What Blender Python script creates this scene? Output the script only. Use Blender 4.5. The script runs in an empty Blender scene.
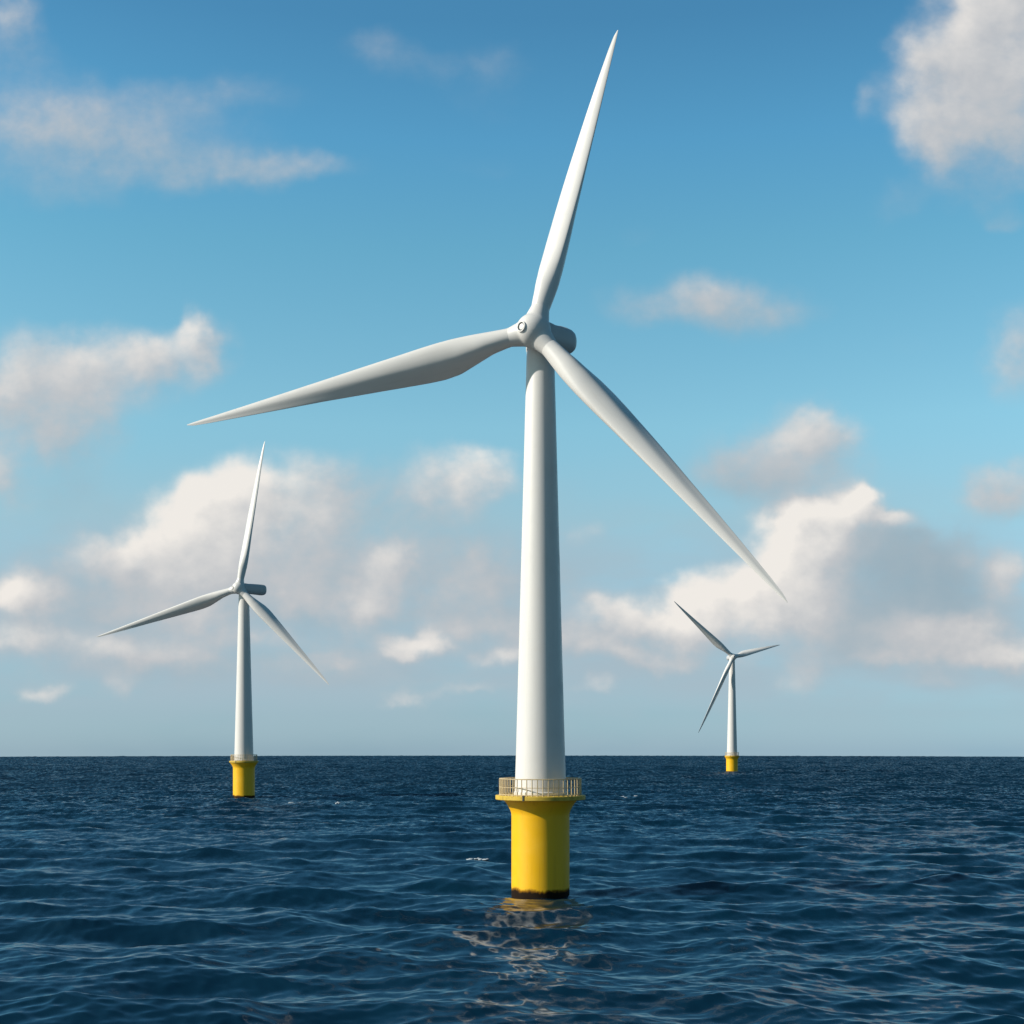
import bpy, bmesh, math, random
import numpy as np
from mathutils import Vector, Matrix

random.seed(4)
rng = np.random.default_rng(11)
scene = bpy.context.scene
col = scene.collection
R = math.radians

# ------------------------------------------------------------------ camera
EYE = 23.4                       # eye height above the sea, metres
EARTH = 317600.0                 # radius of the curved sea surface
cam_d = bpy.data.cameras.new('camera')
cam = bpy.data.objects.new('camera', cam_d)
col.objects.link(cam)
cam.location = (0, 0, EYE)
cam.rotation_euler = (R(90), 0, 0)
cam_d.sensor_width = 36
cam_d.lens = 36 * 1400 / 1024
cam_d.shift_y = 227 / 1024
cam_d.clip_end = 20000
cam_d.clip_start = 0.5
scene.camera = cam

# ------------------------------------------------------------------ exposure
scene.view_settings.view_transform = 'Standard'
scene.view_settings.look = 'None'
scene.view_settings.gamma = 1
scene.view_settings.exposure = 0.0
scene.cycles.max_bounces = 6
scene.cycles.use_denoising = True
scene.cycles.sample_clamp_indirect = 6

# ------------------------------------------------------------------ sun
SUN_EL = R(31)
sun_h = Vector((-0.971, -0.239)).normalized()          # from the left, a little behind the camera
SUN = Vector((sun_h.x * math.cos(SUN_EL), sun_h.y * math.cos(SUN_EL), math.sin(SUN_EL)))
sl = bpy.data.lights.new('sun', 'SUN')
sl.energy = 5.0
sl.angle = R(0.53)
sl.color = (1.0, 0.935, 0.845)
so = bpy.data.objects.new('sun', sl)
col.objects.link(so)
so.location = (-100, -30, 120)
so.rotation_euler = SUN.to_track_quat('Z', 'Y').to_euler()

# ------------------------------------------------------------------ world: Nishita sky with clouds
world = bpy.data.worlds.new('World')
scene.world = world
world.use_nodes = True
SKY_STRENGTH = 0.1


class NT:
    """small helper that writes shader node trees"""
    def __init__(self, tree):
        self.t = tree

    def n(self, typ, **kw):
        nd = self.t.nodes.new(typ)
        for k, v in kw.items():
            setattr(nd, k, v)
        return nd

    def put(self, sock, v):
        if isinstance(v, bpy.types.NodeSocket):
            self.t.links.new(v, sock)
        else:
            sock.default_value = v

    def m(self, op, a, b=0.0, c=0.0, clamp=False):
        nd = self.n('ShaderNodeMath', operation=op, use_clamp=clamp)
        for i, v in enumerate((a, b, c)):
            self.put(nd.inputs[i], v)
        return nd.outputs[0]

    def v(self, op, a, b=None, c=None, out=0):
        nd = self.n('ShaderNodeVectorMath', operation=op)
        for i, x in enumerate((a, b, c)):
            if x is not None:
                self.put(nd.inputs[i], x)
        return nd.outputs[out]

    def scale(self, a, s):
        nd = self.n('ShaderNodeVectorMath', operation='SCALE')
        self.put(nd.inputs[0], a)
        self.put(nd.inputs['Scale'], s)
        return nd.outputs[0]

    def noise(self, vec, scale, detail=4, rough=.55, colour=False, dist=0.0, lac=2.0, dim='3D'):
        nd = self.n('ShaderNodeTexNoise', noise_dimensions=dim)
        self.put(nd.inputs['Vector'], vec)
        nd.inputs['Scale'].default_value = scale
        nd.inputs['Detail'].default_value = detail
        nd.inputs['Roughness'].default_value = rough
        nd.inputs['Lacunarity'].default_value = lac
        nd.inputs['Distortion'].default_value = dist
        return nd.outputs['Color' if colour else 'Fac']

    def ramp01(self, x, a, b, lo=0.0, hi=1.0, kind='SMOOTHSTEP'):
        nd = self.n('ShaderNodeMapRange', interpolation_type=kind, clamp=True)
        for i, v in enumerate((x, a, b, lo, hi)):
            self.put(nd.inputs[i], v)
        return nd.outputs[0]

    def mix(self, f, a, b):
        nd = self.n('ShaderNodeMix', data_type='RGBA')
        self.put(nd.inputs[0], f)
        self.put(nd.inputs[6], a)
        self.put(nd.inputs[7], b)
        return nd.outputs[2]


def srgb(r, g, b, k=1.0):
    def f(c):
        c /= 255
        return (c / 12.92 if c <= 0.04045 else ((c + .055) / 1.055) ** 2.4) * k
    return (f(r), f(g), f(b), 1)


# clouds of this sky: bearing and height of the centre, half sizes (1/1400 of the distance), thickness, brightness
CLOUDS = [
    # big cumulus low on the left
    (200, 540, 56, 40, 1.2, .80), (232, 500, 42, 32, 1.2, .86), (185, 515, 30, 26, .9, .92), (290, 502, 50, 36, .85, .60), (240, 575, 70, 22, .8, .42), (340, 495, 36, 32, .6, .42), (300, 555, 70, 34, .62, .30), (440, 560, 100, 44, .46, .16), (330, 610, 140, 36, .46, .18), (130, 590, 100, 36, .52, .24), (60, 560, 70, 26, .36, .15), (120, 665, 140, 16, .45, .32), (360, 675, 140, 14, .42, .30), (600, 640, 90, 20, .36, .22), (540, 570, 60, 30, .25, .1),
    (110, 556, 34, 15, .62, .7), (150, 560, 40, 26, .8, .8), (455, 484, 44, 30, .82, .62), (480, 462, 28, 16, .55, .72), (395, 500, 50, 34, .35, .12),
    # left grey white cloud with a spike
    (90, 372, 78, 34, 1.05, .52), (30, 400, 70, 46, 1.0, .46), (160, 352, 50, 24, .85, .54), (192, 322, 11, 20, .75, .5), (205, 350, 22, 30, .5, .45), (60, 440, 60, 34, .55, .25), (70, 500, 45, 28, .32, .05),
    (4, 480, 22, 30, .8, .50),
    # streak high on the left
    (30, 118, 100, 32, .52, .40), (110, 142, 110, 30, .42, .30), (200, 170, 90, 20, .36, .28), (290, 166, 64, 17, .48, .36), (210, 95, 90, 20, .26, .30), (30, 185, 90, 24, .30, .28), (140, 110, 130, 34, .20, .28),
    (14, 14, 32, 26, .72, .44), (20, 60, 50, 25, .3, .3),
    (376, 44, 40, 22, .26, .36), (440, 62, 80, 28, .20, .32), (505, 68, 50, 24, .18, .32), (480, 165, 60, 20, .16, .3), (490, 110, 60, 22, .14, .3),
    # big cloud at the upper right
    (998, 36, 54, 60, 1.4, .52), (938, 92, 40, 38, 1.2, .45), (930, 55, 30, 26, .6, .46), (985, 105, 52, 42, 1.2, .44), (938, 152, 22, 26, .75, .44), (1010, 140, 40, 34, .6, .30), (868, 95, 14, 20, .35, .4), (890, 200, 34, 22, .28, .3), (1015, 5, 50, 50, 1.3, .55),
    (1016, 220, 22, 12, .35, .3), (980, 190, 50, 24, .3, .2),
    # small ones in the middle of the sky
    (712, 292, 36, 20, .48, .40), (655, 300, 56, 24, .38, .30), (755, 308, 54, 28, .42, .30), (705, 318, 80, 20, .34, .24), (625, 228, 24, 20, .18, .4),
    (808, 442, 46, 30, .95, .44), (762, 466, 56, 30, .72, .28), (730, 480, 40, 20, .4, .15), (790, 478, 60, 16, .4, .12), (825, 430, 26, 18, .7, .50),
    (1016, 350, 28, 42, .8, .40), (1008, 486, 36, 24, .95, .40), (985, 490, 30, 18, .4, .2), (585, 522, 22, 14, .38, .45), (905, 352, 40, 16, .15, .3), (770, 500, 70, 16, .3, .05),
    # the bright cumulus to the right
    (822, 522, 34, 26, 1.5, .92), (852, 502, 15, 13, 1.3, 1.05), (806, 512, 14, 12, .9, 1.0), (800, 560, 40, 34, 1.4, .86), (762, 600, 42, 28, 1.1, .82), (885, 518, 26, 8, .95, .88), (812, 615, 30, 28, .8, .58), (700, 650, 90, 14, .5, .3), (860, 650, 90, 26, .5, .12),
    (697, 604, 27, 25, 1.3, .92), (740, 585, 16, 14, .8, .95), (720, 630, 50, 18, .9, .75), (612, 617, 34, 18, 1.0, .70), (650, 628, 34, 14, .6, .65),
    (895, 580, 62, 44, 1.3, .02), (950, 570, 50, 36, 1.1, .06), (850, 620, 44, 28, 1.0, .12), (880, 545, 40, 20, 1.0, .10), (930, 620, 50, 20, .7, .1),
    (1010, 574, 24, 26, 1.1, .58), (970, 556, 14, 8, .45, .5), (940, 640, 60, 20, 1.1, .66), (925, 626, 36, 12, .9, .80), (965, 622, 24, 10, .6, .7), (985, 650, 44, 14, .7, .52), (890, 660, 30, 8, .5, .45),
    # low ones on the left and in the middle
    (372, 584, 30, 34, .95, .66), (352, 606, 20, 16, .8, .86), (385, 560, 20, 16, .7, .7), (392, 556, 24, 18, .6, .55), (478, 586, 42, 28, .75, .46), (440, 600, 30, 20, .35, .3), (26, 598, 30, 21, 1.05, .76), (10, 600, 20, 18, .6, .7),
    (290, 596, 32, 18, .75, .55), (420, 646, 34, 9, .65, .70), (437, 634, 13, 10, .5, .72), (400, 656, 16, 6, .5, .62), (500, 658, 22, 9, .62, .55), (404, 696, 26, 8, .52, .5), (470, 690, 40, 7, .36, .4), (590, 655, 40, 10, .45, .45), (660, 665, 50, 9, .45, .45), (185, 620, 42, 24, .62, .5), (205, 612, 18, 11, .5, .62), (120, 612, 40, 14, .5, .42), (310, 606, 30, 12, .5, .45),
    (40, 642, 54, 14, .62, .50), (110, 648, 30, 9, .55, .50), (45, 692, 22, 9, .5, .46), (118, 688, 20, 14, .42, .42), (170, 655, 50, 10, .42, .4), (250, 640, 40, 10, .42, .45), (340, 660, 40, 8, .4, .4), (480, 625, 50, 12, .45, .4), (540, 640, 40, 12, .4, .4), (90, 600, 60, 24, .35, .12), (590, 688, 26, 8, .34, .5), (628, 658, 18, 8, .4, .52), (805, 675, 34, 22, .36, .4), (930, 680, 26, 10, .34, .45), (320, 640, 60, 20, .25, .2),
    (540, 600, 60, 30, .25, .2), (230, 660, 100, 16, .25, .2), (1010, 655, 22, 10, .4, .5),
]


def cloud_group():
    g = bpy.data.node_groups.new('cloud_field', 'ShaderNodeTree')
    g.interface.new_socket('Vector', in_out='INPUT', socket_type='NodeSocketVector')
    for nm in ('Thickness', 'Smooth', 'Brightness'):
        g.interface.new_socket(nm, in_out='OUTPUT', socket_type='NodeSocketFloat')
    k = NT(g)
    gi = k.n('NodeGroupInput').outputs[0]
    go = k.n('NodeGroupOutput')
    off = k.v('ADD', gi, (3.1, 5.3, 0))
    w1 = k.v('SUBTRACT', k.noise(off, 1.1, 2, .5, True), (.5, .5, .5))
    w2 = k.v('SUBTRACT', k.noise(off, 3.4, 3, .5, True), (.5, .5, .5))
    p = k.v('MULTIPLY_ADD', w1, (.62, .42, 0), gi)
    p = k.v('MULTIPLY_ADD', w2, (.30, .24, 0), p)
    acc, br = 0.0, 0.0
    for (px, py, rx, ry, w, b) in CLOUDS:
        if py > 612 and w < .9 and b > .35:      # the small puffs low over the sea stand out a little more
            w, b = w * 1.3, b + .10
        cx, cy, rx, ry = (px - 512) / 100, (739 - py) / 100, rx / 100, ry / 100
        q = k.v('MULTIPLY_ADD', p, (1 / rx, 1 / ry, 0), (-cx / rx, -cy / ry, 0))
        d = k.v('DOT_PRODUCT', q, q, out=1)
        e = k.m('POWER', 0.40, d)
        acc = k.m('MULTIPLY_ADD', e, w, acc)
        br = k.m('MULTIPLY_ADD', e, w * b, br)
    bright = k.m('DIVIDE', br, k.m('MAXIMUM', acc, .001))
    sat = k.m('MULTIPLY', k.m('SUBTRACT', 1.0, k.m('POWER', .30, acc)), 1.35)
    n1 = k.noise(off, 2.0, 5, .5)
    n2 = k.noise(k.v('MULTIPLY', off, (1, 1.3, 1)), 6.0, 6, .52)
    nn = k.m('MULTIPLY_ADD', k.m('SUBTRACT', n2, .5), .40, k.m('SUBTRACT', n1, .5))
    t = k.m('MULTIPLY_ADD', nn, k.m('MINIMUM', sat, .85), sat)
    k.put(go.inputs[0], t)
    k.put(go.inputs[1], k.m('MULTIPLY_ADD', nn, 1.0, sat))
    k.put(go.inputs[2], bright)
    return g


def build_world():
    t = world.node_tree
    t.nodes.clear()
    k = NT(t)
    geo = k.n('ShaderNodeTexCoord').outputs['Generated']
    sep = k.n('ShaderNodeSeparateXYZ')
    t.links.new(geo, sep.inputs[0])
    dx, dy, dz = sep.outputs
    # the sky keeps its horizon colour below the horizon
    zc = k.m('MAXIMUM', k.m('ADD', dz, .012), .004)
    cmb = k.n('ShaderNodeCombineXYZ')
    k.put(cmb.inputs[0], dx); k.put(cmb.inputs[1], dy); k.put(cmb.inputs[2], zc)
    sky = k.n('ShaderNodeTexSky', sky_type='NISHITA', sun_disc=False)
    sky.sun_elevation = SUN_EL
    sky.sun_rotation = math.atan2(SUN.x, SUN.y)
    sky.altitude = 0
    sky.air_density = 1.0
    sky.dust_density = 1.0
    sky.ozone_density = 1.0
    k.put(sky.inputs[0], k.v('NORMALIZE', cmb.outputs[0]))
    # colour balance of this maritime sky by height
    hgt = k.m('DIVIDE', zc, k.m('SQRT', k.m('SUBTRACT', 1.0, k.m('MULTIPLY', zc, zc))))
    cr = k.n('ShaderNodeValToRGB')
    stops = [(.0, (.94, 1.52, 2.46)), (.03, (.74, 1.16, 1.75)), (.06, (.78, 1.12, 1.50)), (.168, (1.16, 1.52, 1.44)), (.235, (1.20, 1.76, 1.61)),
             (.364, (.90, 1.73, 1.64)), (.442, (.73, 1.64, 1.73)), (.53, (.58, 1.36, 1.52))]
    el = cr.color_ramp.elements
    while len(el) < len(stops):
        el.new(.5)
    for e, (q, c) in zip(el, stops):
        e.position = q / .6
        e.color = (*c, 1)
    k.put(cr.inputs[0], k.m('DIVIDE', hgt, .6))
    skyc = k.v('MULTIPLY', sky.outputs[0], cr.outputs[0])
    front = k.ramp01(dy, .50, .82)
    skyc = k.scale(skyc, k.m('MULTIPLY_ADD', front, .55, .45))  # unseen sky outside the view dimmed by hand so shaded sides stay dark
    # cloud coordinates: a flat sheet of tangents
    ay = k.m('MAXIMUM', k.m('ABSOLUTE', dy), .02)
    u = k.m('MULTIPLY', k.m('DIVIDE', dx, ay), 14.0)
    vv = k.m('MULTIPLY', k.m('DIVIDE', dz, ay), 14.0)
    pc = k.n('ShaderNodeCombineXYZ')
    k.put(pc.inputs[0], u); k.put(pc.inputs[1], vv)
    p = pc.outputs[0]
    g = cloud_group()

    def field(vec):
        nd = k.n('ShaderNodeGroup')
        nd.node_tree = g
        k.put(nd.inputs[0], vec)
        return nd.outputs
    F, Fs, Br = field(p)
    F2s = field(k.v('ADD', p, (-.16, .18, 0)))[1]
    alpha = k.m('MULTIPLY', k.ramp01(F, .14, k.m('SUBTRACT', 1.28, k.m('MULTIPLY', k.m('MAXIMUM', k.m('SUBTRACT', Br, .50), 0.0), 1.0))), front)
    diff = k.m('SUBTRACT', Fs, F2s)
    lit = k.m('MULTIPLY_ADD', diff, k.m('MULTIPLY_ADD', Br, .55, .10), Br)
    s = 1 / SKY_STRENGTH
    cr2 = k.n('ShaderNodeValToRGB')
    el = cr2.color_ramp.elements
    el.new(.5)
    for e, q, c in zip(el, (.0, .45, 1.05), (srgb(150, 173, 186), srgb(194, 196, 199), srgb(243, 237, 230))):
        e.position = q
        e.color = c
    k.put(cr2.inputs[0], lit)
    cc = k.scale(cr2.outputs[0], s)
    # thin grey veil low over the sea
    nz = k.noise(k.v('MULTIPLY', p, (.35, 1.1, 1)), 1.4, 4, .5)
    veil = k.m('MULTIPLY', k.ramp01(vv, 3.1, 1.0), k.ramp01(nz, .28, .60, .30, 1.0))
    veil = k.m('MULTIPLY', veil, k.ramp01(vv, .0, .7, .35, 1.0))
    veil = k.m('MULTIPLY', veil, front)
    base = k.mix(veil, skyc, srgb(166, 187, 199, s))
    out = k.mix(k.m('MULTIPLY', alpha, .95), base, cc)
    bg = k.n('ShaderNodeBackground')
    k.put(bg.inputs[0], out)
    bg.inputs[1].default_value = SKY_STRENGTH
    o = k.n('ShaderNodeOutputWorld')
    t.links.new(bg.outputs[0], o.inputs[0])
    world.cycles.sampling_method = 'MANUAL'
    world.cycles.sample_map_resolution = 512


build_world()


# ------------------------------------------------------------------ materials
def material(name):
    m = bpy.data.materials.new(name)
    m.use_nodes = True
    k = NT(m.node_tree)
    return m, k, m.node_tree.nodes['Principled BSDF']


def mat_white(name='white_coating', base=(.75, .72, .68), rough=.38):
    m, k, b = material(name)
    tc = k.n('ShaderNodeTexCoord').outputs['Object']
    n1 = k.noise(k.v('MULTIPLY', tc, (1.2, 1.2, .09)), 1.0, 5, .6)
    n2 = k.noise(tc, .35, 4, .6)
    f = k.m('MULTIPLY', k.ramp01(n1, .50, .80), .35)
    c = k.mix(f, (*base, 1), (base[0] * .80, base[1] * .80, base[2] * .79, 1))
    c = k.mix(k.m('MULTIPLY', k.ramp01(n2, .45, .75), .25), c, (base[0] * .9, base[1] * .88, base[2] * .84, 1))
    k.put(b.inputs['Base Color'], c)
    k.put(b.inputs['Roughness'], k.ramp01(n2, .3, .7, rough - .06, rough + .10))
    return m


def mat_yellow(name='yellow_paint'):
    m, k, b = material(name)
    tc = k.n('ShaderNodeTexCoord').outputs['Object']
    sep = k.n('ShaderNodeSeparateXYZ')
    k.put(sep.inputs[0], tc)
    streak = k.noise(k.v('MULTIPLY', tc, (1.6, 1.6, .10)), 1.0, 6, .62)
    blot = k.noise(tc, .55, 5, .6)
    c = k.mix(k.m('MULTIPLY', k.ramp01(streak, .50, .78), .40), (.93, .50, .004, 1), (.66, .32, .008, 1))
    c = k.mix(k.m('MULTIPLY', k.ramp01(blot, .52, .75), .25), c, (.93, .54, .02, 1))
    # rust and growth at the splash line, ragged upper edge
    edge = k.noise(k.v('MULTIPLY', tc, (1, 1, .6)), .8, 6, .65)
    h = k.m('MULTIPLY_ADD', k.m('SUBTRACT', edge, .5), 1.5, sep.outputs[2])
    rust = k.ramp01(h, 1.15, .70)
    c = k.mix(k.m('MULTIPLY', rust, .85), c, (.11, .032, .004, 1))
    grow = k.ramp01(h, .80, 0.45)
    c = k.mix(grow, c, (.014, .007, .003, 1))
    k.put(b.inputs['Base Color'], c)
    k.put(b.inputs['Roughness'], k.m('MULTIPLY_ADD', rust, .4, k.ramp01(blot, .3, .7, .36, .55)))
    k.put(b.inputs['Specular IOR Level'], k.m('MULTIPLY_ADD', rust, -.35, .5))
    return m


def mat_plain(name, base, rough, metal=0.0, var=.2, scale=1.5):
    m, k, b = material(name)
    tc = k.n('ShaderNodeTexCoord').outputs['Object']
    n = k.noise(tc, scale, 5, .6)
    c = k.mix(k.ramp01(n, .4, .75), (*base, 1), tuple(x * (1 - var) for x in base) + (1,))
    k.put(b.inputs['Base Color'], c)
    b.inputs['Roughness'].default_value = rough
    b.inputs['Metallic'].default_value = metal
    return m


def mat_water(name='sea_water'):
    m, k, b = material(name)
    pos = k.n('ShaderNodeNewGeometry')
    P = pos.outputs['Position']
    nrm = pos.outputs['Normal']
    dist = k.v('LENGTH', P, out=1)
    # ripples too fine for the mesh: random slopes of the right spread
    pa = k.v('MULTIPLY', P, (1, .72, 1))
    a1 = k.v('SUBTRACT', k.noise(pa, .55, 3, .6, True), (.5, .5, .5))
    a2 = k.v('SUBTRACT', k.noise(k.v('ADD', pa, (31, 7, 0)), 1.9, 4, .65, True), (.5, .5, .5))
    gust = k.noise(k.v('MULTIPLY', P, (.6, 1, 1)), .018, 4, .6)
    amp = k.ramp01(gust, .35, .68, .6, 1.25)
    far = k.ramp01(dist, 130., 900.)
    s1 = k.m('MULTIPLY', amp, k.m('MULTIPLY_ADD', far, 1.8, .22))
    s2 = k.m('MULTIPLY', amp, k.m('MULTIPLY_ADD', far, .9, .13))
    slope = k.v('ADD', k.scale(a1, s1), k.scale(a2, s2))
    slope = k.v('MULTIPLY', slope, (1, 1, 0))
    # wind waves lean: their steep lee side faces down wind (towards -Y), more so in the unresolved far chop
    lean = k.n('ShaderNodeCombineXYZ')
    k.put(lean.inputs[1], k.m('MULTIPLY_ADD', far, -.18, -.15))
    nn = k.v('NORMALIZE', k.v('ADD', nrm, k.v('ADD', slope, lean.outputs[0])))
    tint = k.noise(P, .03, 3, .5)
    c = k.mix(k.ramp01(tint, .35, .7), (.0005, .0135, .0290, 1), (.0006, .0165, .0340, 1))
    k.put(b.inputs['Base Color'], c)
    k.put(b.inputs['Normal'], nn)
    k.put(b.inputs['Roughness'], k.m('MULTIPLY_ADD', far, .14, .15))
    b.inputs['IOR'].default_value = 1.75
    return m


M_WHITE = mat_white()
M_BLADE = mat_white('blade_coating', (.76, .73, .69), .36)
M_NAC = mat_white('nacelle_coating', (.55, .54, .53), .42)
M_YEL = mat_yellow()
M_RAIL = mat_plain('rail_paint', (.60, .47, .27), .55)
M_DECK = mat_plain('deck_plate', (.66, .44, .05), .6, 0, .35, .9)
M_DARK = mat_plain('dark_rubber', (.05, .055, .06), .5)
M_HATCH = mat_plain('hatch_grey', (.055, .065, .075), .8)
M_GREY = mat_plain('grey_metal', (.32, .33, .34), .4, .3)
M_FOAM = mat_plain('foam_white', (.42, .47, .50), .9)
M_WATER = mat_water()


# ------------------------------------------------------------------ helpers
def link(name, me, parent=None, mat=None, smooth=True):
    o = bpy.data.objects.new(name, me)
    col.objects.link(o)
    if mat is not None:
        me.materials.append(mat)
    if smooth:
        me.shade_smooth()
    o.parent = parent
    return o


def from_bm(name, bm, parent=None, mat=None, smooth=True, angle=None):
    me = bpy.data.meshes.new(name)
    bmesh.ops.recalc_face_normals(bm, faces=bm.faces)
    bm.to_mesh(me)
    bm.free()
    o = link(name, me, parent, mat, smooth)
    if angle is not None:
        me.set_sharp_from_angle(angle=R(angle))
    return o


def lathe(bm, prof, seg=64, M=Matrix(), cap0=True, cap1=True):
    rings = []
    for (r, z) in prof:
        rings.append([bm.verts.new(M @ Vector((r * math.cos(2 * math.pi * i / seg), r * math.sin(2 * math.pi * i / seg), z))) for i in range(seg)])
    for a, b in zip(rings, rings[1:]):
        for i in range(seg):
            j = (i + 1) % seg
            bm.faces.new((a[i], a[j], b[j], b[i]))
    if cap0:
        bm.faces.new(list(reversed(rings[0])))
    if cap1:
        bm.faces.new(rings[-1])


def ring_tube(bm, rad, z, r, seg=96, sides=8):
    rings = []
    for i in range(seg):
        a = 2 * math.pi * i / seg
        rings.append([bm.verts.new(((rad + r * math.cos(t)) * math.cos(a), (rad + r * math.cos(t)) * math.sin(a), z + r * math.sin(t)))
                      for t in (2 * math.pi * j / sides for j in range(sides))])
    for i in range(seg):
        a, b = rings[i], rings[(i + 1) % seg]
        for j in range(sides):
            l = (j + 1) % sides
            bm.faces.new((a[j], b[j], b[l], a[l]))


def box(bm, c, s, M=Matrix()):
    bmesh.ops.create_cube(bm, size=1, matrix=M @ Matrix.Translation(c) @ Matrix.Diagonal((*s, 1)))


# ------------------------------------------------------------------ the sea
DIR0 = R(262)      # waves run towards the camera, slightly across
K0 = 2 * math.pi / 26.0


def wave_components():
    out = []
    N = 190
    lam = np.exp(np.linspace(math.log(1.3), math.log(52), N)) * rng.uniform(.97, 1.03, N)
    k = 2 * np.pi / lam
    dk = np.gradient(k) * -1
    S = .0170 * k ** -3.65 * (1 - .6 * np.exp(-(np.log(lam / 6.5) / .5) ** 2)) * np.exp(-1.25 * (K0 / k) ** 2)
    # a little extra energy in the short chop
    a = np.sqrt(2 * S * np.abs(dk))
    spread = np.interp(np.log(lam), [math.log(1.3), math.log(52)], [1.0, .38])
    th = DIR0 + rng.normal(size=N) * spread
    ph = rng.uniform(0, 2 * np.pi, N)
    return lam, k, a, th, ph


W_LAM, W_K, W_A, W_TH, W_PH = wave_components()
print('Hs', 4 * math.sqrt(float((W_A ** 2).sum()) / 2))
CHOP = 1.0


def waves(x, y, spacing):
    """displacement of the sea at x, y (metres); spacing: how finely the mesh can show it"""
    X = np.zeros_like(x); Y = np.zeros_like(x); Z = np.zeros_like(x)
    for lam, k, a, th, ph in zip(W_LAM, W_K, W_A, W_TH, W_PH):
        w = np.clip((lam / spacing - 1.8) / 1.6, 0, 1)
        if not w.any():
            continue
        c, s = math.cos(th), math.sin(th)
        arg = (k * (c * x + s * y) + ph)
        sn = np.sin(arg) * (a * w)
        Z += np.cos(arg) * (a * w)
        X -= sn * (c * CHOP)
        Y -= sn * (s * CHOP)
    return X, Y, Z


def build_sea():
    rr = [70.0]
    while rr[-1] < 5200:
        r = rr[-1]
        rr.append(r + min(max(r * r / 32760 * .55, .26), 1.6 if r < 1300 else 3.2))
    rr = np.array(rr, np.float32)
    fine = np.linspace(-R(30), R(30), 1300)
    coarse = np.linspace(R(30), R(330), 60)[1:-1]
    az = np.concatenate([fine, coarse]).astype(np.float32)
    nr, na = len(rr), len(az)
    print('sea', nr, na)
    A, RR = np.meshgrid(az, rr)
    x = (np.sin(A) * RR).ravel()
    y = (np.cos(A) * RR).ravel()
    dr = np.gradient(rr)
    sp = np.maximum(dr * .8, rr * (R(60) / 1300))
    sp = np.repeat(sp[:, None], na, 1).ravel().astype(np.float32)
    X, Y, Z = waves(x, y, sp)
    co = np.empty((nr * na, 3), np.float32)
    r2 = x * x + y * y
    co[:, 0] = x + X
    co[:, 1] = y + Y
    co[:, 2] = Z - r2 / (2 * EARTH)
    i = np.arange(nr - 1)[:, None] * na
    j = np.arange(na)[None, :]
    j2 = (j + 1) % na
    quads = np.stack([i + j, i + j2, i + na + j2, i + na + j], -1).reshape(-1, 4)
    # close the middle under the camera with one flat sheet
    base = len(co)
    centre = np.arange(na)
    co = np.vstack([co, [[0, 0, -.3]]]).astype(np.float32)
    tris = np.stack([np.full(na, base), (centre + 1) % na, centre], -1)
    me = bpy.data.meshes.new('sea')
    me.vertices.add(len(co))
    me.vertices.foreach_set('co', co.ravel())
    nq, nt = len(quads), len(tris)
    me.loops.add(nq * 4 + nt * 3)
    # facing up: az grows clockwise seen from above
    me.loops.foreach_set('vertex_index', np.concatenate([quads[:, ::-1].ravel(), tris[:, ::-1].ravel()]).astype(np.int32))
    me.polygons.add(nq + nt)
    ls = np.concatenate([np.arange(nq) * 4, nq * 4 + np.arange(nt) * 3]).astype(np.int32)
    me.polygons.foreach_set('loop_start', ls)
    me.update(calc_edges=True)
    me.validate()
    o = link('sea', me, None, M_WATER)
    o['kind'] = 'structure'
    return o


sea = build_sea()


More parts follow.
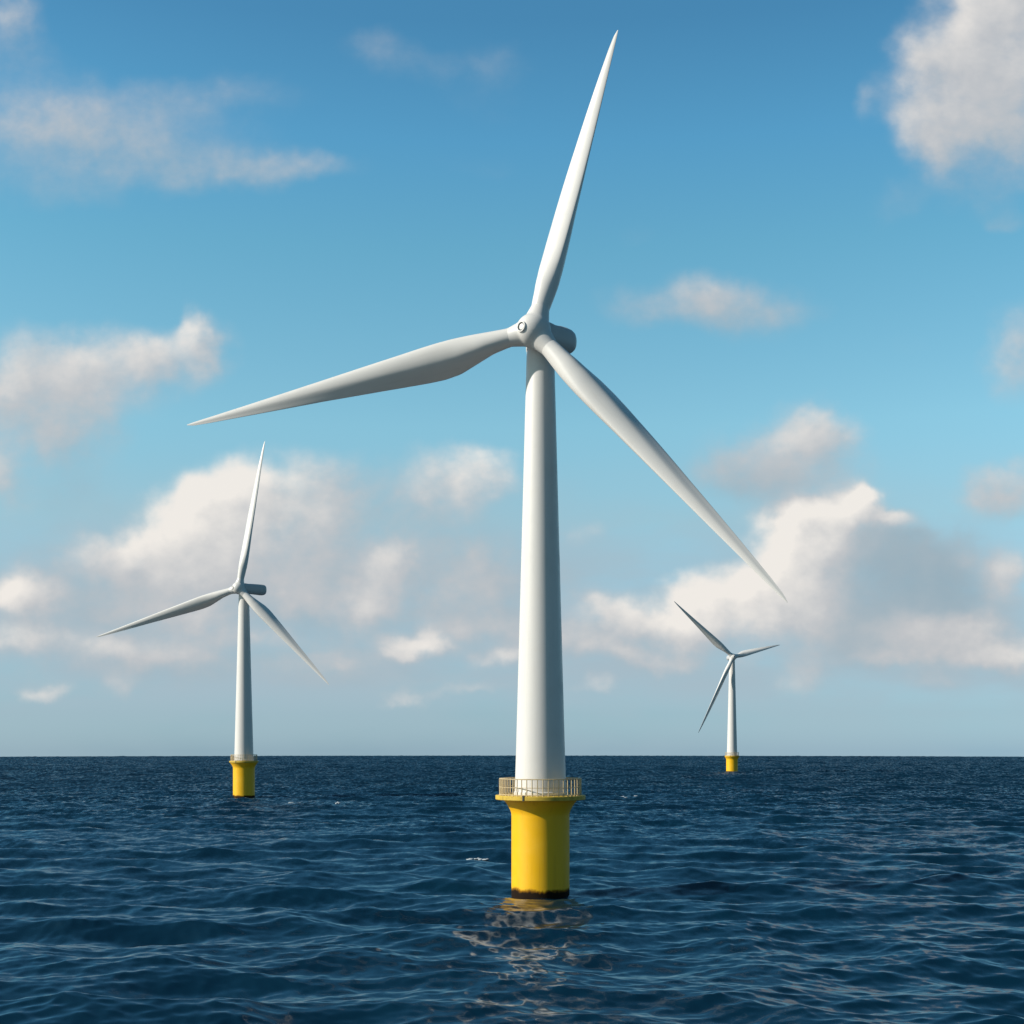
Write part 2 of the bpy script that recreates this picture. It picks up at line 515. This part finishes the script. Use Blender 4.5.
# ------------------------------------------------------------------ turbine meshes
def blade_mesh(L):
    """span along +Z, leading edge +X, wind side -Y; L = length from rotor centre"""
    NS, NP = 90, 48
    s_k = [0, .03, .075, .12, .17, .22, .265, .31, .37, .45, .6, .8, .93, .98, 1.0]
    ch = [2.7, 2.7, 2.8, 3.35, 4.45, 5.45, 5.65, 5.4, 4.9, 4.25, 3.1, 1.8, .95, .55, .12]
    tr = [1.0, 1.0, .96, .80, .62, .52, .48, .46, .43, .40, .35, .30, .27, .26, .25]
    bl = [0, 0, .05, .35, .75, .95, 1, 1, 1, 1, 1, 1, 1, 1, 1]
    le = [1.35, 1.35, 1.4, 1.6, 1.85, 2.0, 2.0, 1.9, 1.72, 1.5, 1.08, .56, .24, .12, .02]
    tw = [42, 42, 42, 42, 43, 44, 44, 42, 39, 34, 26, 16, 10, 8, 7]
    s = np.unique(np.concatenate([np.linspace(0, 1, NS), [.985, .992, .997]]))

    def smooth(vals):
        fine = np.linspace(0, 1, 1001)
        v = np.interp(fine, s_k, vals)
        ker = np.hanning(25); ker /= ker.sum()
        vp = np.concatenate([np.full(12, v[0]), v, 2 * v[-1] - v[-2:-14:-1]])
        return np.interp(s, fine, np.convolve(vp, ker, 'valid'))
    ch, tr, bl, le, tw = map(smooth, (ch, tr, bl, le, tw))
    ch = np.maximum(ch, .10)
    bm = bmesh.new()
    rings = []
    for i, sv in enumerate(s):
        ring = []
        ct, st = math.cos(R(tw[i])), math.sin(R(tw[i]))
        for j in range(NP):
            t = 2 * math.pi * j / NP
            xc = .5 * (1 - math.cos(t))                   # 0 at leading edge
            th = 5 * tr[i] * (.2969 * math.sqrt(xc) - .126 * xc - .3516 * xc ** 2 + .2843 * xc ** 3 - .1036 * xc ** 4)
            camb = .07 * (1 - tr[i]) * math.sin(math.pi * xc) * (.35 + 1.3 * xc)
            if t < math.pi:
                ya = camb + th
            else:
                # wind side: full ridge ahead of mid chord, hollow towards the trailing edge
                q = 2 * xc ** .88 - 1
                ya = camb * .4 - tr[i] * .52 * max(0.0, 1 - abs(q) ** 1.6) ** .85 - .34 * max(0.0, xc - .72) ** 1.5 * (1 - tr[i])
                if xc > .999:
                    ya = camb + th
            circ = .5 * math.sin(t)
            yy = (bl[i] * ya + (1 - bl[i]) * circ) * ch[i]
            xx = le[i] - xc * ch[i]
            # twist: leading edge turns into the wind (-Y)
            X = xx * ct + yy * st
            Y = -xx * st + yy * ct
            ring.append(bm.verts.new((X, Y, sv * L)))
        rings.append(ring)
    for a, b in zip(rings, rings[1:]):
        for j in range(NP):
            l = (j + 1) % NP
            bm.faces.new((a[j], a[l], b[l], b[j]))
    bm.faces.new(rings[0]); bm.faces.new(rings[-1])
    return bm


def axis_matrix(yaw, tilt):
    """columns: right, back (downwind), up of a machine whose axis points back along yaw"""
    a = Vector((math.sin(yaw) * math.cos(tilt), math.cos(yaw) * math.cos(tilt), -math.sin(tilt)))
    u = Vector((math.cos(yaw), -math.sin(yaw), 0))
    v = u.cross(a)
    return u, a, v


def frame(x, y, z):
    return Matrix((x, y, z)).transposed().to_4x4()


def hub_mesh(dirs, a, u, v):
    """rounded spinner with three flared sockets, fused into one skin"""
    bm = bmesh.new()
    F = frame(u, v, a * -1)            # local z = towards the nose
    prof = []
    for i in range(25):
        t = -math.pi / 2 + math.pi * i / 24
        r = math.cos(t)
        z = math.sin(t)
        prof.append((max(.01, 2.6 * r), (2.85 if z > 0 else 2.6) * z))
    lathe(bm, prof, 48, F)
    for d in dirs:
        x = a.cross(d).normalized()
        y = d.cross(x)
        lathe(bm, [(2.0, .2), (1.95, 1.5), (1.70, 2.5), (1.48, 3.4), (1.30, 4.3)], 40, frame(x, y, d))
    return bm


def apply_mods(o):
    dg = bpy.context.evaluated_depsgraph_get()
    me = bpy.data.meshes.new_from_object(o.evaluated_get(dg))
    old = o.data
    o.modifiers.clear()
    o.data = me
    bpy.data.meshes.remove(old)
    me.shade_smooth()


def nacelle_mesh(length, rad):
    """rounded housing along +Y (back), centred on the axis; origin at rotor centre"""
    bm = bmesh.new()
    ys = [1.2, 1.7, 2.3, 3.0, 3.7, 4.4, length - 3.4, length - 2.2, length - 1.3, length - .7, length - .3, length - .08, length]
    rs = [.80, .92, .97, .95, .92, .94, 1.0, 1.02, .99, .90, .76, .55, .30]
    rings = []
    seg = 48
    for yv, rv in zip(ys, rs):
        ring = []
        for i in range(seg):
            t = 2 * math.pi * i / seg
            c, s = math.cos(t), math.sin(t)
            e = .78                                  # squarish section
            X = rad * rv * math.copysign(abs(c) ** e, c)
            Z = rad * rv * 1.05 * math.copysign(abs(s) ** e, s)
            ring.append(bm.verts.new((X, yv, Z)))
        rings.append(ring)
    for a, b in zip(rings, rings[1:]):
        for i in range(seg):
            j = (i + 1) % seg
            bm.faces.new((a[i], a[j], b[j], b[i]))
    bm.faces.new(rings[0]); bm.faces.new(rings[-1])
    return bm


# parts that all turbines share: built once with the first turbine, copied afterwards
SHARED = {}
DECK_Z = 14.95


def shared(name, parent, make):
    if name in SHARED:
        src = SHARED[name]
        o = src.copy()
        col.objects.link(o)
        o.parent = parent
    else:
        o = make(parent)
        SHARED[name] = o
    return o


def make_foundation(p):
    bm = bmesh.new()
    prof = [(4.42, -7), (4.42, 0), (4.42, 4), (4.42, 8), (4.42, 11.9), (4.46, 12.25), (4.62, 12.7), (4.9, 13.2), (5.25, 13.75), (5.55, 14.12), (5.62, 14.28)]
    lathe(bm, prof, 96)
    return from_bm('foundation', bm, p, M_YEL, angle=50)


def make_platform(p):
    bm = bmesh.new()
    lathe(bm, [(5.5, 14.29), (6.78, 14.29), (6.85, 14.36), (6.85, DECK_Z - .07), (6.78, DECK_Z), (4.2, DECK_Z)], 96)
    return from_bm('platform', bm, p, M_DECK, angle=35)


def make_clamp(p):
    bm = bmesh.new()
    ang = R(-113)
    M = Matrix.Rotation(ang, 4, 'Z')
    box(bm, (6.86, 0, DECK_Z - .30), (.16, .22, .74), M)
    box(bm, (6.68, 0, DECK_Z + .07), (.50, .22, .12), M)
    bmesh.ops.bevel(bm, geom=bm.edges[:], offset=.02, segments=1)
    return from_bm('joint_bracket', bm, p, M_DARK, smooth=False)


def make_railing(p):
    bm = bmesh.new()
    for z, r in ((2.52, .08), (1.26, .045), (.16, .06)):
        ring_tube(bm, 6.2, DECK_Z + z, r, 120, 8)
    return from_bm('railing', bm, p, M_RAIL)


def make_post(p):
    bm = bmesh.new()
    lathe(bm, [(.075, 0), (.075, 2.50)], 8)
    lathe(bm, [(.16, 0), (.16, .06)], 8)
    return from_bm('post', bm, p, M_RAIL, angle=40)


def make_tower(p):
    bm = bmesh.new()
    H = 68.2
    prof = [(4.02, 0), (4.05, .25), (4.05, .5), (3.90, .55)]
    for i in range(1, 41):
        z = .55 + (H - .55) * i / 40
        prof.append((3.90 + (2.08 - 3.90) * (i / 40) ** .97, z))
    lathe(bm, prof, 96)
    o = from_bm('tower', bm, p, M_WHITE, angle=40)
    return o


POST_N = 48


def turbine(loc, hub_off, nac_yaw, nac_len, nac_rad, rot_yaw, rot_tilt, blades, label, deck=1.0, drop=0.0):
    """loc: foot at sea level; hub_off: rotor centre relative to loc"""
    root = bpy.data.objects.new('wind_turbine', None)
    col.objects.link(root)
    root.location = loc
    root.empty_display_size = 5
    root['label'] = label
    root['category'] = 'wind turbine'
    root['group'] = 'white offshore wind turbines standing in the sea'
    H = Vector(hub_off)
    low = (0, 0, -drop)
    shared('foundation', root, make_foundation).location = low
    for o in (shared('platform', root, make_platform), shared('joint_bracket', root, make_clamp)):
        o.scale = (deck, deck, 1)
        o.location = low
    rail = shared('railing', root, make_railing)
    rail.scale = (deck, deck, 1)
    rail.location = low
    for i in range(POST_N):
        a = 2 * math.pi * (i + .3) / POST_N
        po = shared('post', rail, make_post)
        po.parent = rail
        po.location = (6.2 * math.cos(a), 6.2 * math.sin(a), DECK_Z)
        po.rotation_euler = (0, R(random.uniform(-.8, .8)), a)
    tw = shared('tower', root, make_tower)
    tw.location = (0, 0, DECK_Z - drop)
    tw.scale = (1, 1, (H.z - 1.55 - DECK_Z + drop) / 68.2)
    # nacelle with its yaw bearing
    u, a, v = axis_matrix(R(nac_yaw), R(1.5))
    nac = from_bm('nacelle', nacelle_mesh(nac_len, nac_rad), root, M_NAC, angle=60)
    nac.matrix_local = Matrix.Translation(H) @ frame(u, a, v)
    bm = bmesh.new()
    lathe(bm, [(2.12, H.z - 2.15), (2.2, H.z - 2.05), (2.2, H.z - 1.0), (2.0, H.z - .9)], 64)
    from_bm('yaw_bearing', bm, root, M_WHITE, angle=40)
    # rotor
    ur, ar, vr = axis_matrix(R(rot_yaw), R(rot_tilt))
    dirs = [(vr * math.cos(R(az)) + ur * math.sin(R(az))).normalized() for az, L in blades]
    hub = from_bm('hub', hub_mesh(dirs, a, u, v), root, M_WHITE)
    hub.location = H
    rm = hub.modifiers.new('fuse', 'REMESH')
    rm.mode = 'VOXEL'; rm.voxel_size = .14
    sm = hub.modifiers.new('soft', 'SMOOTH')
    sm.factor = .5; sm.iterations = 14
    bpy.context.view_layer.update()
    apply_mods(hub)
    bm = bmesh.new()
    lathe(bm, [(.84, 2.40), (.84, 2.86), (.77, 2.94), (.64, 2.94), (.60, 2.78)], 32, frame(u, v, a * -1), cap1=False)
    nose = from_bm('nose_ring', bm, hub, M_WHITE, angle=40)
    bm = bmesh.new()
    lathe(bm, [(.62, 2.60), (.62, 2.78), (.30, 2.80), (.02, 2.81)], 32, frame(u, v, a * -1))
    from_bm('nose_hatch', bm, hub, M_HATCH, angle=30)
    for (az, L), d in zip(blades, dirs):
        b = from_bm('blade', blade_mesh(L), root, M_BLADE, angle=75)
        x = ar.cross(d).normalized()
        y = d.cross(x)
        b.matrix_local = Matrix.Translation(H) @ frame(x, y, d)
    return root


def sea_level(x, y):
    return -(x * x + y * y) / (2 * EARTH)


def place(x, y, hub_world, **kw):
    z = sea_level(x, y)
    return turbine((x, y, z), (hub_world[0] - x, hub_world[1] - y, hub_world[2] - z), **kw)


place(4.33, 213.0, (3.29, 209.6, 84.48), nac_yaw=43, nac_len=8.5, nac_rad=1.85, rot_yaw=14, rot_tilt=12,
      blades=[(12.4, 51.1), (139.0, 57.47), (-102.0, 56.82)],
      label='largest and nearest white wind turbine, rising from a yellow pile with a railed platform')
place(-110.1, 575.0, (-111.64, 572.5, 85.15), deck=.86, nac_yaw=58, nac_len=11.6, nac_rad=2.1, rot_yaw=12, rot_tilt=4,
      blades=[(9.0, 61.47), (135.4, 56.48), (-106.9, 65.95)],
      label='mid-sized white wind turbine farther back, its nacelle tail clearly seen in side view')
place(167.4, 1065.0, (167.58, 1061.6, 85.58), deck=.80, drop=2.4, nac_yaw=-14, nac_len=9.5, nac_rad=1.8, rot_yaw=-20, rot_tilt=2,
      blades=[(76.2, 42.2), (-152.0, 65.39), (-50.1, 63.86)],
      label='smallest and most distant white wind turbine, with a short right blade')


# ------------------------------------------------------------------ foam flecks on breaking crests
def build_foam():
    bm = bmesh.new()
    spots = [(337.5, 804.5, 3.5, .75), (314.3, 806, 2.2, .5), (291, 803, 5.5, .35), (299, 804, 4, .3), (327, 806.5, 3, .3), (476, 856.8, 7, .35), (484, 857.4, 4, .25), (468, 856.4, 4, .25),
             (624, 797.5, 2.5, .5), (635.5, 797.3, 3, .55), (627, 797.8, 1.5, .3)]
    for px, py, w, hgt in spots:
        y = 1400 * EYE / (py - 739)
        for _ in range(3):
            y = 1400 * (EYE + y * y / (2 * EARTH)) / (py - 739)
        x = (px - 512) / 1400 * y
        W = w * y / 1400
        X, Y, Z = waves(np.array([x]), np.array([y]), np.array([.6]))
        z = float(Z[0]) + sea_level(x, y)
        n = max(3, int(W / .35))
        for i in range(n):
            q = (i + .5) / n - .5
            r = hgt * random.uniform(.5, 1.0) * (1 - abs(q) * 1.1)
            M = Matrix.Translation((x + q * W + float(X[0]), y + random.uniform(-.3, .3) + float(Y[0]), z + random.uniform(-.05, .12))) @ Matrix.Diagonal((random.uniform(.35, .6), .5, r, 1))
            bmesh.ops.create_icosphere(bm, subdivisions=2, radius=1, matrix=M)
    for v in bm.verts:
        v.co += Vector((random.uniform(-.05, .05), random.uniform(-.05, .05), random.uniform(-.05, .05)))
    o = from_bm('foam', bm, None, M_FOAM)
    o['kind'] = 'stuff'
    return o


build_foam()
